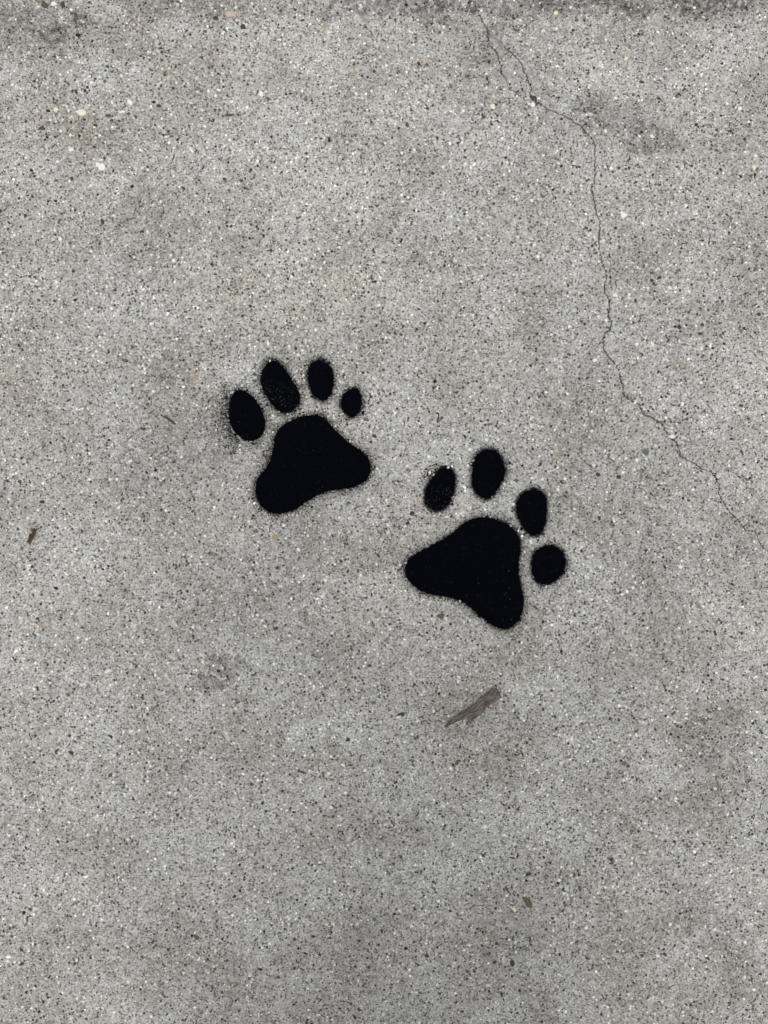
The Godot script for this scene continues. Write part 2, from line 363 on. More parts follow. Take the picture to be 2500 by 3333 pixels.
# the stones the photograph shows: u, v, length, width, turn (degrees), tone
var STONES := [
	[264, 366, 38, 24, 20, "c"], [330, 545, 36, 28, 35, "w"], [318, 536, 18, 16, 0, "w"], [175, 12, 22, 15, 10, "w"], [753, 45, 40, 22, 5, "p"], [145, 15, 30, 24, 80, "o"], [205, 14, 26, 18, 60, "d"], [253, 113, 20, 14, 30, "k"], [702, 58, 18, 16, 0, "d"],
	[791, 87, 22, 18, 40, "b"], [181, 356, 18, 16, 0, "c"], [424, 333, 20, 16, 60, "w"], [500, 332, 14, 12, 0, "k"], [517, 344, 16, 13, 10, "b"], [354, 376, 22, 12, 5, "o"], [135, 417, 24, 12, 160, "r"], [248, 299, 18, 12, 70, "d"], [198, 426, 13, 10, 20, "w"],
	[229, 439, 13, 11, 50, "w"], [231, 487, 20, 12, 170, "w"], [431, 607, 14, 12, 0, "k"], [181, 654, 13, 10, 20, "k"], [234, 581, 16, 11, 60, "d"], [702, 311, 14, 12, 30, "w"], [714, 293, 16, 9, 10, "w"], [574, 270, 11, 11, 0, "w"], [333, 723, 26, 14, 75, "d"], [596, 612, 20, 10, 50, "d"],
	[731, 583, 16, 11, 20, "b"], [340, 516, 16, 11, 30, "d"], [262, 471, 14, 10, 80, "t"], [350, 501, 12, 9, 20, "r"], [306, 478, 12, 9, 0, "k"], [260, 442, 13, 12, 0, "k"], [158, 361, 16, 11, 20, "k"], [310, 408, 18, 12, 0, "d"], [640, 290, 12, 10, 0, "m"], [530, 440, 15, 11, 10, "d"],
	[1809, 41, 18, 15, 20, "c"], [1816, 44, 13, 10, 60, "t"], [1605, 345, 22, 18, 80, "c"], [1734, 340, 22, 16, 100, "w"], [1739, 318, 24, 14, 10, "b"], [1754, 335, 13, 9, 30, "r"], [1922, 371, 17, 14, 20, "l"], [1971, 427, 14, 10, 80, "w"], [2122, 443, 17, 10, 50, "w"], [2081, 443, 12, 10, 0, "w"],
	[2089, 267, 17, 11, 10, "d"], [1872, 265, 13, 8, 0, "c"], [1920, 277, 12, 9, 20, "c"], [1574, 381, 17, 14, 0, "o"], [2048, 546, 13, 12, 0, "r"], [2029, 700, 30, 20, 40, "w"], [2044, 712, 18, 14, 90, "l"], [2020, 690, 14, 10, 0, "w"], [1600, 505, 12, 9, 0, "p"], [1514, 512, 12, 9, 20, "r"],
	[2004, 961, 20, 15, 20, "c"], [2048, 960, 14, 12, 0, "w"], [2181, 937, 15, 12, 30, "c"], [2199, 937, 12, 10, 0, "w"], [2121, 912, 16, 13, 0, "b"], [2146, 904, 20, 11, 150, "b"], [1937, 1172, 19, 13, 150, "w"], [2124, 1119, 16, 12, 60, "w"], [2211, 1064, 18, 16, 30, "b"], [2197, 1063, 12, 10, 0, "k"],
	[2279, 1086, 26, 10, 5, "b"], [2101, 1470, 28, 22, 60, "g"], [2186, 1421, 22, 14, 20, "w"], [2192, 1432, 13, 10, 30, "r"], [1950, 1687, 22, 12, 70, "d"], [2284, 1133, 18, 9, 85, "w"], [2412, 1320, 15, 13, 0, "r"], [1946, 1543, 18, 14, 50, "d"], [2014, 1552, 18, 15, 20, "d"], [2073, 1120, 14, 12, 0, "w"],
	[2226, 1490, 20, 10, 15, "g"], [2270, 1155, 13, 10, 0, "d"], [2285, 1162, 14, 12, 20, "g"], [2386, 1265, 12, 10, 0, "t"], [2342, 2620, 12, 10, 0, "w"], [1990, 1114, 20, 12, 10, "p"], [1727, 1190, 12, 12, 0, "b"], [1815, 1478, 24, 15, 10, "t"], [2264, 1565, 14, 11, 0, "g"], [2380, 1430, 16, 12, 0, "d"],
	[1340, 1670, 19, 17, 0, "b"], [1325, 1703, 14, 13, 30, "b"], [1319, 1713, 13, 10, 140, "c"], [1433, 2005, 28, 18, 10, "n"], [1743, 1977, 25, 9, 35, "o"], [1369, 1626, 17, 14, 40, "p"], [1291, 1543, 24, 20, 60, "l"], [1414, 1438, 14, 12, 60, "w"], [1452, 1683, 10, 8, 0, "w"], [1706, 1740, 16, 10, 30, "d"],
	[873, 1117, 17, 12, 80, "w"], [971, 1155, 12, 10, 30, "w"], [1144, 1144, 11, 10, 0, "w"], [1191, 1365, 19, 14, 10, "g"], [1219, 1419, 19, 12, 30, "d"], [1234, 1334, 13, 11, 0, "c"], [936, 1167, 12, 11, 0, "d"], [615, 1168, 16, 12, 60, "p"], [638, 1230, 20, 14, 0, "t"], [834, 1729, 22, 13, 10, "g"],
	[897, 1750, 26, 18, 70, "t"], [742, 2402, 22, 14, 70, "l"], [784, 2402, 20, 14, 60, "p"], [1821, 2865, 12, 11, 0, "w"], [1817, 2875, 12, 9, 20, "k"], [1826, 2886, 20, 14, 20, "l"], [1835, 2893, 18, 10, 130, "b"], [1845, 2892, 22, 16, 60, "l"], [1713, 2866, 12, 10, 0, "k"], [1887, 2893, 15, 10, 70, "d"],
	[1740, 2763, 10, 9, 0, "w"], [1828, 2822, 18, 8, 170, "w"], [1774, 3094, 18, 14, 70, "p"], [1651, 2916, 12, 9, 30, "w"], [1617, 3071, 15, 12, 20, "b"], [1494, 2204, 13, 10, 20, "w"], [1188, 2508, 13, 11, 150, "w"], [1117, 2490, 14, 11, 20, "w"], [1342, 2534, 11, 10, 0, "w"], [1488, 2483, 22, 14, 110, "n"],
	[1309, 2325, 22, 16, 20, "d"], [1217, 2287, 19, 12, 160, "g"], [1039, 2189, 13, 11, 20, "d"], [1297, 2335, 11, 8, 40, "w"], [1053, 2525, 15, 9, 80, "n"], [1335, 2475, 11, 7, 10, "o"], [2341, 2305, 12, 11, 0, "w"], [2234, 2338, 14, 8, 10, "w"], [2071, 2392, 15, 10, 50, "w"], [2136, 2492, 13, 9, 20, "w"],
	[2208, 2398, 11, 8, 80, "k"], [2315, 2213, 10, 9, 0, "k"], [2493, 2245, 13, 9, 0, "k"], [2032, 2484, 22, 15, 0, "g"], [1668, 3135, 24, 19, 80, "b"], [2328, 3025, 13, 12, 0, "c"], [1321, 3087, 14, 11, 20, "k"], [1600, 2305, 16, 13, 0, "m"], [64, 1566, 16, 14, 40, "o"], [137, 1633, 17, 14, 0, "b"],
	[24, 1565, 13, 11, 20, "b"], [105, 1844, 14, 11, 30, "d"], [115, 1857, 15, 13, 0, "g"], [159, 1823, 13, 12, 0, "g"], [178, 1810, 11, 11, 0, "w"], [176, 1873, 10, 7, 10, "k"], [134, 2034, 18, 13, 70, "t"], [509, 2049, 14, 11, 60, "c"], [123, 2014, 16, 10, 40, "d"], [345, 2208, 14, 12, 0, "t"],
	[425, 2380, 14, 12, 0, "c"], [232, 2450, 20, 16, 0, "d"], [380, 1560, 12, 10, 0, "w"], [292, 1559, 11, 10, 0, "w"], [358, 1560, 11, 11, 0, "w"], [1120, 2870, 16, 10, 20, "m"], [640, 3050, 22, 16, 30, "n"], [895, 2845, 14, 10, 10, "w"], [1571, 2785, 16, 12, 80, "d"], [1600, 405, 14, 11, 0, "d"],
	[1325, 405, 20, 14, 60, "o"], [1388, 280, 16, 12, 50, "c"], [995, 322, 20, 14, 70, "g"], [925, 144, 14, 12, 0, "w"], [1070, 105, 13, 10, 0, "c"], [1150, 220, 14, 11, 0, "t"], [1385, 200, 18, 16, 0, "p"], [1322, 15, 16, 11, 0, "k"], [2265, 405, 13, 12, 0, "k"], [1390, 280, 10, 9, 0, "w"],
	[850, 305, 20, 16, 70, "w"], [1470, 850, 13, 11, 0, "g"], [2455, 545, 20, 12, 80, "c"], [735, 590, 14, 10, 40, "g"], [690, 860, 16, 12, 20, "d"], [1630, 985, 12, 10, 0, "g"], [86, 3230, 12, 12, 0, "k"], [99, 2960, 20, 10, 10, "r"], [1390, 3110, 18, 13, 30, "d"], [2090, 3110, 15, 11, 0, "r"]]

func clear_of_paint(x: float, z: float, margin: float) -> bool:
	for o in outlines:
		var rect: Rect2 = o[3]
		if rect.grow(margin).has_point(Vector2(x, z)): return false
	return true

func make_stones(pave: Node3D) -> void:
	var meshes := []
	for k in 8: meshes.append(stone_mesh(100 + k, 6 + k % 4, 0.34))
	var tones := {}
	for k in STONE_TONES:
		var m := material("stone_" + k, STONE_TONES[k], 0.8, 0.3)
		var n := NoiseTexture2D.new()
		var fn := FastNoiseLite.new(); fn.seed = k.unicode_at(0); fn.frequency = 0.05; fn.fractal_octaves = 4
		n.noise = fn; n.width = 64; n.height = 64
		var gr := Gradient.new()
		gr.set_color(0, Color(0.86, 0.86, 0.86)); gr.set_color(1, Color(1, 1, 1))
		n.color_ramp = gr
		m.albedo_texture = n
		m.uv1_triplanar = true
		m.uv1_scale = Vector3(0.4, 0.4, 0.4)
		tones[k] = m
	rng.seed = 4
	var list := STONES.duplicate()
	var keys := ["w", "w", "w", "w", "c", "c", "k", "d", "d", "d", "b", "g", "o", "n", "r", "t", "m", "e", "e", "m", "p"]
	while list.size() < 300:
		var u := rng.randf_range(10, 2490); var v := rng.randf_range(10, 3320)
		var q := P(u, v)
		if not clear_of_paint(q.x, q.z, 0.004): continue
		var L := rng.randf_range(11, 16)
		list.append([u, v, L, L * rng.randf_range(0.6, 0.95), rng.randf_range(0, 180), keys[rng.randi() % keys.size()]])
	for s in list:
		var o := put("stone", meshes[rng.randi() % 8], tones[s[5]], pave)
		var l: float = s[2] * S * 0.5
		var w: float = s[3] * S * 0.5
		var h := clampf(minf(l, w) * 0.9, 0.001, 0.0026)
		var q := P(s[0], s[1])
		o.transform = Transform3D(Basis(Vector3.UP, -deg_to_rad(s[4])) * Basis.from_scale(Vector3(l, h, w)), q)

func edge_distance(p: Vector2, poly: PackedVector2Array) -> float:      # negative inside
	var d := 1e9
	var n := poly.size()
	for k in n:
		d = minf(d, Geometry2D.get_closest_point_to_segment(p, poly[k], poly[(k + 1) % n]).distance_squared_to(p))
	d = sqrt(d)
	return -d if Geometry2D.is_point_in_polygon(p, poly) else d

func multi(called: String, mesh: Mesh, m: Material, buf: PackedFloat32Array, parent: Node) -> MultiMeshInstance3D:
	var mm := MultiMesh.new()
	mm.transform_format = MultiMesh.TRANSFORM_3D
	mm.use_colors = true
	mm.mesh = mesh
	mm.instance_count = buf.size() / 16
	mm.buffer = buf
	var o := MultiMeshInstance3D.new()
	o.name = called
	o.multimesh = mm
	o.material_override = m
	o.set_meta("kind", "stuff")
	parent.add_child(o, true)
	return o

func push(buf: PackedFloat32Array, b: Basis, o: Vector3, c: Color) -> void:
	buf.append_array([b.x.x, b.y.x, b.z.x, o.x, b.x.y, b.y.y, b.z.y, o.y, b.x.z, b.y.z, b.z.z, o.z, c.r, c.g, c.b, 1.0])

var painted := [PackedFloat32Array(), PackedFloat32Array()]      # grains under the paint of each print

func make_sand(pave: Node3D) -> void:
	rng.seed = 9
	var buf := PackedFloat32Array()
	var m := material("sand", Color(1, 1, 1), 0.85, 0.3)
	m.vertex_color_use_as_albedo = true
	var dens := FastNoiseLite.new(); dens.seed = 61; dens.frequency = 14.0; dens.fractal_octaves = 3
	for g in 235000:
		var x := rng.randf_range(-NX, NX); var z := rng.randf_range(-NZ, NZ)
		if rng.randf() > clampf((NX - absf(x)) / 0.03, 0.3, 1.0) * clampf((NZ - absf(z)) / 0.03, 0.3, 1.0): continue
		if rng.randf() > 0.80 + 0.55 * dens.get_noise_2d(x, z): continue
		var cr: Array = crack_rows[clampi(int((z + NZ) / S / 2.0), 0, crack_rows.size() - 1)]
		var pu := x / S + 1250.0
		if (cr[1] > 0.5 and absf(pu - cr[0]) < cr[1] * 0.5 + 2.5) or (cr[3] > 0.5 and absf(pu - cr[2]) < cr[3] * 0.5 + 2.5): continue
		var c := lin_grain(rng)
		var r := (1.8 + 3.9 * pow(rng.randf(), 2.6)) * S
		var stay := stain_halo(x, z) / 0.8
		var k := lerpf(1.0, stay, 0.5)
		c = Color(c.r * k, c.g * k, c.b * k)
		var lw := rng.randf_range(0.6, 1.0)
		var b := Basis(Vector3.UP, rng.randf() * TAU) * Basis(Vector3.RIGHT, rng.randf_range(-0.14, 0.14)) * Basis.from_scale(Vector3(r, r * rng.randf_range(0.5, 1.1), r * lw))
		var spot := Vector3(x, rng.randf_range(-0.1, 0.08) * r, z)
		var pt := Vector2(x, z)
		var where := -1
		for o in outlines:
			var rect: Rect2 = o[3]
			if not rect.grow(0.045).has_point(pt): continue
			var d := edge_distance(pt, o[2])
			var reach: float = o[4]
			if d < 0.0 or rng.randf() < 0.8 * exp(-d / (0.8 * reach)):
				where = o[0]
				break
		if where >= 0:
			var t := 0.004 * rng.randf_range(0.5, 1.6)
			push(painted[where], b, spot, Color(t, t * 1.05, t * 1.5))
		else:
			push(buf, b, spot, c)
	multi("sand", stone_mesh(55, 7, 0.22), m, buf, pave)

# ---------------------------------------------------------------- the paw prints
var PRINTS := [
	{"at": Vector2(640, 1100), "parts": [
		["toe", [385, 455, 440, 470, 500, 520, 555, 600, 590, 690, 598, 760, 580, 830, 530, 880, 470, 900, 410, 885, 350, 840, 305, 780, 280, 700, 283, 620, 295, 550, 315, 490, 345, 460], 12.0],
		["toe", [655, 200, 700, 205, 745, 240, 790, 300, 840, 380, 880, 450, 898, 510, 890, 570, 850, 625, 790, 652, 730, 640, 670, 595, 620, 530, 585, 460, 562, 390, 565, 320, 590, 255, 620, 215], 7.0],
		["toe", [1080, 195, 1120, 205, 1160, 245, 1188, 310, 1193, 380, 1185, 450, 1160, 510, 1110, 545, 1060, 530, 1015, 490, 985, 430, 970, 360, 972, 290, 990, 235, 1030, 205], 6.0],
		["toe", [1370, 437, 1410, 455, 1435, 510, 1438, 580, 1415, 650, 1360, 690, 1310, 670, 1270, 625, 1255, 570, 1270, 510, 1315, 460], 7.0],
		["pad", [1000, 670, 1060, 672, 1110, 695, 1160, 745, 1210, 800, 1270, 860, 1330, 915, 1400, 960, 1460, 1005, 1500, 1065, 1517, 1130, 1505, 1195, 1470, 1245, 1410, 1285, 1330, 1310, 1250, 1320, 1170, 1330, 1100, 1350, 1030, 1385, 950, 1435, 870, 1490, 790, 1520, 700, 1528, 630, 1515, 570, 1475, 530, 1410, 512, 1340, 515, 1270, 540, 1210, 590, 1150, 630, 1085, 655, 1020, 670, 950, 680, 880, 700, 820, 750, 765, 820, 720, 900, 688], 9.0]]},
	{"at": Vector2(1280, 1420), "parts": [
		["toe", [455, 270, 500, 285, 530, 330, 540, 400, 530, 480, 505, 550, 465, 610, 410, 645, 350, 640, 300, 610, 278, 560, 278, 490, 300, 430, 335, 370, 375, 320, 415, 282], 4.5],
		["toe", [830, 115, 890, 125, 930, 170, 955, 230, 973, 290, 965, 350, 935, 420, 890, 490, 840, 540, 780, 540, 725, 500, 695, 440, 683, 370, 692, 300, 700, 230, 725, 170, 775, 125], 5.0],
		["toe", [1215, 460, 1265, 470, 1310, 510, 1335, 570, 1335, 650, 1330, 720, 1315, 790, 1285, 845, 1230, 865, 1175, 845, 1130, 790, 1095, 720, 1072, 650, 1075, 580, 1100, 525, 1150, 480], 5.0],
		["toe", [1355, 955, 1410, 960, 1465, 1000, 1497, 1060, 1500, 1120, 1480, 1190, 1430, 1240, 1370, 1280, 1300, 1290, 1245, 1260, 1215, 1200, 1205, 1120, 1215, 1050, 1245, 1000, 1295, 965], 6.0],
		["pad", [790, 705, 860, 715, 930, 735, 1000, 765, 1055, 810, 1090, 870, 1108, 940, 1103, 1020, 1093, 1110, 1090, 1190, 1105, 1270, 1125, 1350, 1135, 1430, 1125, 1520, 1095, 1600, 1045, 1650, 970, 1678, 890, 1660, 810, 1610, 740, 1550, 680, 1500, 610, 1450, 530, 1415, 440, 1395, 350, 1380, 270, 1360, 200, 1320, 140, 1260, 105, 1190, 110, 1120, 150, 1060, 220, 1010, 300, 965, 390, 920, 470, 875, 550, 810, 620, 755, 700, 715], 7.0]]}]

func smooth_outline(pts: PackedVector2Array, each: int) -> PackedVector2Array:
	var o := PackedVector2Array()
	var n := pts.size()
	for k in n:
		for j in each:
			o.append(pts[k].cubic_interpolate(pts[(k + 1) % n], pts[(k + n - 1) % n], pts[(k + 2) % n], float(j) / each))
	return o

func read_outlines() -> void:
	var jit := FastNoiseLite.new(); jit.seed = 71; jit.frequency = 260.0; jit.fractal_octaves = 3
	for i in 2:
		for part in PRINTS[i].parts:
			var pts := PackedVector2Array()
			for k in range(0, part[1].size(), 2):
				var q := P(PRINTS[i].at.x + part[1][k] / 2.676, PRINTS[i].at.y + part[1][k + 1] / 2.676)
				pts.append(Vector2(q.x, q.z))
			pts = smooth_outline(pts, 6)
			var r := Rect2(pts[0], Vector2.ZERO)
			for p in pts: r = r.expand(p)
			outlines.append([i, part[0], pts, r, part[2] * S])

func film(poly: PackedVector2Array, centre: Vector2) -> ArrayMesh:       # a thin coat of paint that thins out over the grains at its ragged rim
	var jit := FastNoiseLite.new(); jit.seed = 71; jit.frequency = 330.0; jit.fractal_octaves = 3
	var n := poly.size()
	var inner := PackedVector2Array()
	var outer := PackedVector2Array()
	var dense := PackedVector2Array()
	for k in n:
		var a := poly[k]; var b := poly[(k + 1) % n]
		var m := maxi(1, int(a.distance_to(b) / 0.0005))
		for j in m: dense.append(a.lerp(b, float(j) / m))
	n = dense.size()
	for k in n:
		var t := (dense[(k + 1) % n] - dense[(k + n - 1) % n]).normalized()
		var out := Vector2(t.y, -t.x)
		var e := 0.0008 * jit.get_noise_2d(dense[k].x, dense[k].y)
		outer.append(dense[k] + out * (e + 0.0003) - centre)
		inner.append(dense[k] + out * (e - 0.0004) - centre)
	var st := SurfaceTool.new(); st.begin(Mesh.PRIMITIVE_TRIANGLES)
	var idx := Geometry2D.triangulate_polygon(inner)
	for k in range(0, idx.size(), 3):
		var a := inner[idx[k]]; var b := inner[idx[k + 1]]; var c := inner[idx[k + 2]]
		if (b - a).cross(c - a) < 0.0: var s := b; b = c; c = s
		for p in [a, b, c]: st.add_vertex(Vector3(p.x, 0.00028, p.y))
	for k in n:
		var m := (k + 1) % n
		var q := [Vector3(inner[k].x, 0.00028, inner[k].y), Vector3(outer[k].x, -0.00015, outer[k].y), Vector3(outer[m].x, -0.00015, outer[m].y), Vector3(inner[m].x, 0.00028, inner[m].y)]
		for i in [0, 1, 2, 0, 2, 3]: st.add_vertex(q[i])
	st.generate_normals()
	return st.commit()

func make_prints() -> void:
	var paint := material("paint", Color(0.022, 0.030, 0.056), 0.95, 0.08)
	var fleck := material("paint_fleck", Color(1, 1, 1), 0.95, 0.08)
	fleck.vertex_color_use_as_albedo = true
	var drop := stone_mesh(12, 6, 0.3)
	var labels := ["upper left black paw print, paint specks spreading from its leftmost toe", "lower right black paw print, nearest the grey-brown bark fragment"]
	var roots := []
	for i in 2:
		var root := Node3D.new()
		root.name = "paw_print" if i == 0 else "paw_print_001"
		add_child(root)
		tag(root, labels[i], "paw print", "paw prints sprayed on the concrete")
		var c := Vector2.ZERO
		for o in outlines:
			if o[0] == i and o[1] == "pad": c = o[3].get_center()
		root.position = Vector3(c.x, 0, c.y)
		roots.append([root, c])
	for o in outlines:
		put(o[1], film(o[2], roots[o[0]][1]), paint, roots[o[0]][0])
	# overspray: specks of paint that thin out away from each rim
	rng.seed = 21
	for i in 2:
		var buf := PackedFloat32Array()
		var c: Vector2 = roots[i][1]
		for o in outlines:
			if o[0] != i: continue
			var poly: PackedVector2Array = o[2]
			var n := poly.size()
			var total := int(n * 20)
			for k in total:
				var a := poly[rng.randi() % n]
				var j := poly.find(a)
				var t := (poly[(j + 1) % n] - poly[(j + n - 1) % n]).normalized()
				var out := Vector2(t.y, -t.x)
				var d: float = -log(maxf(1e-4, rng.randf())) * o[4] * 0.8
				if o[4] > 11.5 * S:                       # the leftmost toe: the can was held askew, its haze reaches far to the left
					d *= 1.0 + 2.6 * clampf(-out.x + 0.35 * out.y, 0.0, 1.0)
				if d > 0.045: continue
				var p: Vector2 = a + out * d + t * rng.randf_range(-0.0015, 0.0015)
				speck(buf, p - c, rng.randf_range(0.6, 1.7))
			for k in n * 26:                            # the finest mist, further out
				var j := rng.randi() % n
				var t := (poly[(j + 1) % n] - poly[(j + n - 1) % n]).normalized()
				var out := Vector2(t.y, -t.x)
				var q: Vector2 = poly[j] + out * absf(rng.randfn(0.0, 2.0)) * o[4] + t * rng.randf_range(-0.002, 0.002)
				speck(buf, q - c, rng.randf_range(0.35, 0.85))
			if o[4] > 11.5 * S:
				for k in 1300:
					var ang := rng.randf_range(PI * 0.62, PI * 1.25)
					var e: Rect2 = o[3]
					var q: Vector2 = e.get_center() + Vector2(cos(ang) * e.size.x, sin(ang) * e.size.y) * 0.5 * (1.0 + absf(rng.randfn(0.0, 0.42)))
					speck(buf, q - c, rng.randf_range(0.7, 2.2))
		if i == 1:                                       # a burst of larger drops beside the first toe
			for k in 95:
				var q := P(1397 + rng.randfn(0, 15), 1545 + rng.randfn(0, 13))
				if k > 70: q = P(1415 + rng.randfn(0, 10), 1517 + rng.randfn(0, 8))
				speck(buf, Vector2(q.x, q.z) - c, rng.randf_range(1.3, 3.6))
		multi("overspray", drop, fleck, buf, roots[i][0])
		var pg: PackedFloat32Array = painted[i]
		for k in range(0, pg.size(), 16):
			pg[k + 3] -= c.x
			pg[k + 11] -= c.y
		multi("painted_sand", stone_mesh(55, 7, 0.22), fleck, pg, roots[i][0])
	# bare grains that show through where the coat is thin
	for s in [[0, 1, 150], [0, 0, 8], [1, 0, 90], [1, 4, 40], [0, 4, 12]]:
		var found := []
		for o in outlines:
			if o[0] == s[0]: found.append(o)
		var o: Array = found[s[1]]
		var e: Rect2 = o[3]
		var buf := PackedFloat32Array()
		for k in s[2]:
			var q := Vector2(rng.randf_range(e.position.x, e.end.x), e.position.y + e.size.y * (1.0 - 0.6 * rng.randf()))
			if edge_distance(q, o[2]) > -0.002: continue
			var t := 0.01 + 0.12 * pow(rng.randf(), 2.0)
			var r := rng.randf_range(0.8, 1.9) * S
			var b := Basis(Vector3.UP, rng.randf() * TAU) * Basis.from_scale(Vector3(r, r, r * 0.8))
			q -= roots[s[0]][1]
			push(buf, b, Vector3(q.x, 0.0006, q.y), Color(t, t * 0.98, t * 0.92))
		multi("bare_sand", drop, fleck, buf, roots[s[0]][0])

func speck(buf: PackedFloat32Array, p: Vector2, px: float) -> void:
	var r := px * S
	var t := rng.randf_range(0.003, 0.012)
	var b := Basis(Vector3.UP, rng.randf() * TAU) * Basis.from_scale(Vector3(r, r * 0.7, r * rng.randf_range(0.6, 1.0)))
	push(buf, b, Vector3(p.x, 0.0001 + 0.0002 * rng.randf(), p.y), Color(t, t, t * 1.25))

# ---------------------------------------------------------------- litter
func chip(called: String, pts: Array, origin: Vector2, scale_px: float, thick: float, curl: float, c0: Color, c1: Color, seed_no: int, along: Vector2) -> MeshInstance3D:
	# a flat piece of bark or leaf: outline with thickness, gently curled and streaked along its grain
	var poly := PackedVector2Array()
	for k in range(0, pts.size(), 2):
		var q := P(origin.x + pts[k] / scale_px, origin.y + pts[k + 1] / scale_px)
		poly.append(Vector2(q.x, q.z))
	var e := Rect2(poly[0], Vector2.ZERO)
	for p in poly: e = e.expand(p)
	var c := e.get_center()
	var dense := PackedVector2Array()
	var n := poly.size()
	var gap := minf(e.size.x, e.size.y) / 56.0
	var r := RandomNumberGenerator.new(); r.seed = seed_no
	for k in n:
		var m := maxi(1, int(poly[k].distance_to(poly[(k + 1) % n]) / gap))
		for j in m: dense.append(poly[k].lerp(poly[(k + 1) % n], float(j) / m) - c + Vector2(r.randf_range(-1, 1), r.randf_range(-1, 1)) * gap * 0.18)
	n = dense.size()
	var all := dense.duplicate()
	var y := e.position.y
	while y < e.end.y:
		var x := e.position.x
		while x < e.end.x:
			var q := Vector2(x, y) - c + Vector2(r.randf_range(-0.3, 0.3), r.randf_range(-0.3, 0.3)) * gap
			if Geometry2D.is_point_in_polygon(q, dense) and edge_distance(q, dense) < -gap * 0.5: all.append(q)
			x += gap
		y += gap
	var fine := FastNoiseLite.new(); fine.seed = seed_no; fine.frequency = 1.0; fine.fractal_octaves = 3
	var dir := along.normalized(); var side := Vector2(-dir.y, dir.x)
	var half := 0.0
	for p in dense: half = maxf(half, absf(p.dot(side)))
	var top := func(p: Vector2) -> Vector3:
		var s := p.dot(side) / half
		var h := thick + curl * (1.0 - s * s) + 0.7 * thick * fine.get_noise_2d(p.dot(dir) * 50.0, p.dot(side) * 420.0)
		return Vector3(p.x, h, p.y)
	var tone := func(p: Vector2) -> Color:
		var t := clampf(0.45 + 1.9 * fine.get_noise_2d(p.dot(dir) * 60.0 + 50.0, p.dot(side) * 520.0), 0.0, 1.0)
		return c0.lerp(c1, t)
	var st := SurfaceTool.new(); st.begin(Mesh.PRIMITIVE_TRIANGLES)
	var idx := Geometry2D.triangulate_delaunay(all)
	for k in range(0, idx.size(), 3):
		var a: Vector2 = all[idx[k]]; var b: Vector2 = all[idx[k + 1]]; var d: Vector2 = all[idx[k + 2]]
		if not Geometry2D.is_point_in_polygon((a + b + d) / 3.0, dense): continue
		if (b - a).cross(d - a) < 0.0: var s := b; b = d; d = s
		for p in [a, b, d]:
			st.set_color(tone.call(p)); st.add_vertex(top.call(p))
		for p in [a, d, b]:
			st.set_color(tone.call(p)); st.add_vertex(top.call(p) - Vector3(0, thick * 0.9, 0))
	for k in n:
		var a := dense[k]; var b := dense[(k + 1) % n]
		var ta: Vector3 = top.call(a); var tb: Vector3 = top.call(b)
		var dn := Vector3(0, thick * 0.9, 0)
		for p in [ta, tb, tb - dn, ta, tb - dn, ta - dn]:
			st.set_color(tone.call(a)); st.add_vertex(p)
	st.generate_normals()
	var m := material("litter", Color(1, 1, 1), 0.9, 0.25)
	m.vertex_color_use_as_albedo = true
	var o := put(called, st.commit(), m, self)
	o.position = Vector3(c.x, 0.0004, c.y)
	return o

func stalk(pts: Array, radii: Array, origin: Vector3, c0: Color, c1: Color, sd: int) -> ArrayMesh:       # a tapering stem through points given in metres
	var st := SurfaceTool.new(); st.begin(Mesh.PRIMITIVE_TRIANGLES)
	var r := RandomNumberGenerator.new(); r.seed = sd
	var rings := []
	var sides := 7
	for k in pts.size():
		var t: Vector3 = (pts[mini(k + 1, pts.size() - 1)] - pts[maxi(k - 1, 0)]).normalized()
		var s := t.cross(Vector3.UP).normalized()
		var up := s.cross(t)
		var ring := []
		for j in sides:
			var a := TAU * j / sides
			ring.append(pts[k] - origin + (s * cos(a) + up * sin(a) * 0.8) * radii[k] * r.randf_range(0.8, 1.15))
		rings.append(ring)
	for k in pts.size() - 1:
		for j in sides:
			var n := (j + 1) % sides
			var c := c0.lerp(c1, r.randf())
			for p in [rings[k][j], rings[k + 1][j], rings[k + 1][n], rings[k][j], rings[k + 1][n], rings[k][n]]:
				st.set_color(c); st.add_vertex(p)
	for f in [[0, false], [pts.size() - 1, true]]:
		for j in range(1, sides - 1):
			var tri := [rings[f[0]][0], rings[f[0]][j], rings[f[0]][j + 1]]
			if f[1]: tri.reverse()
			for p in tri:
				st.set_color(c0); st.add_vertex(p)
	st.generate_normals()
	return st.commit()

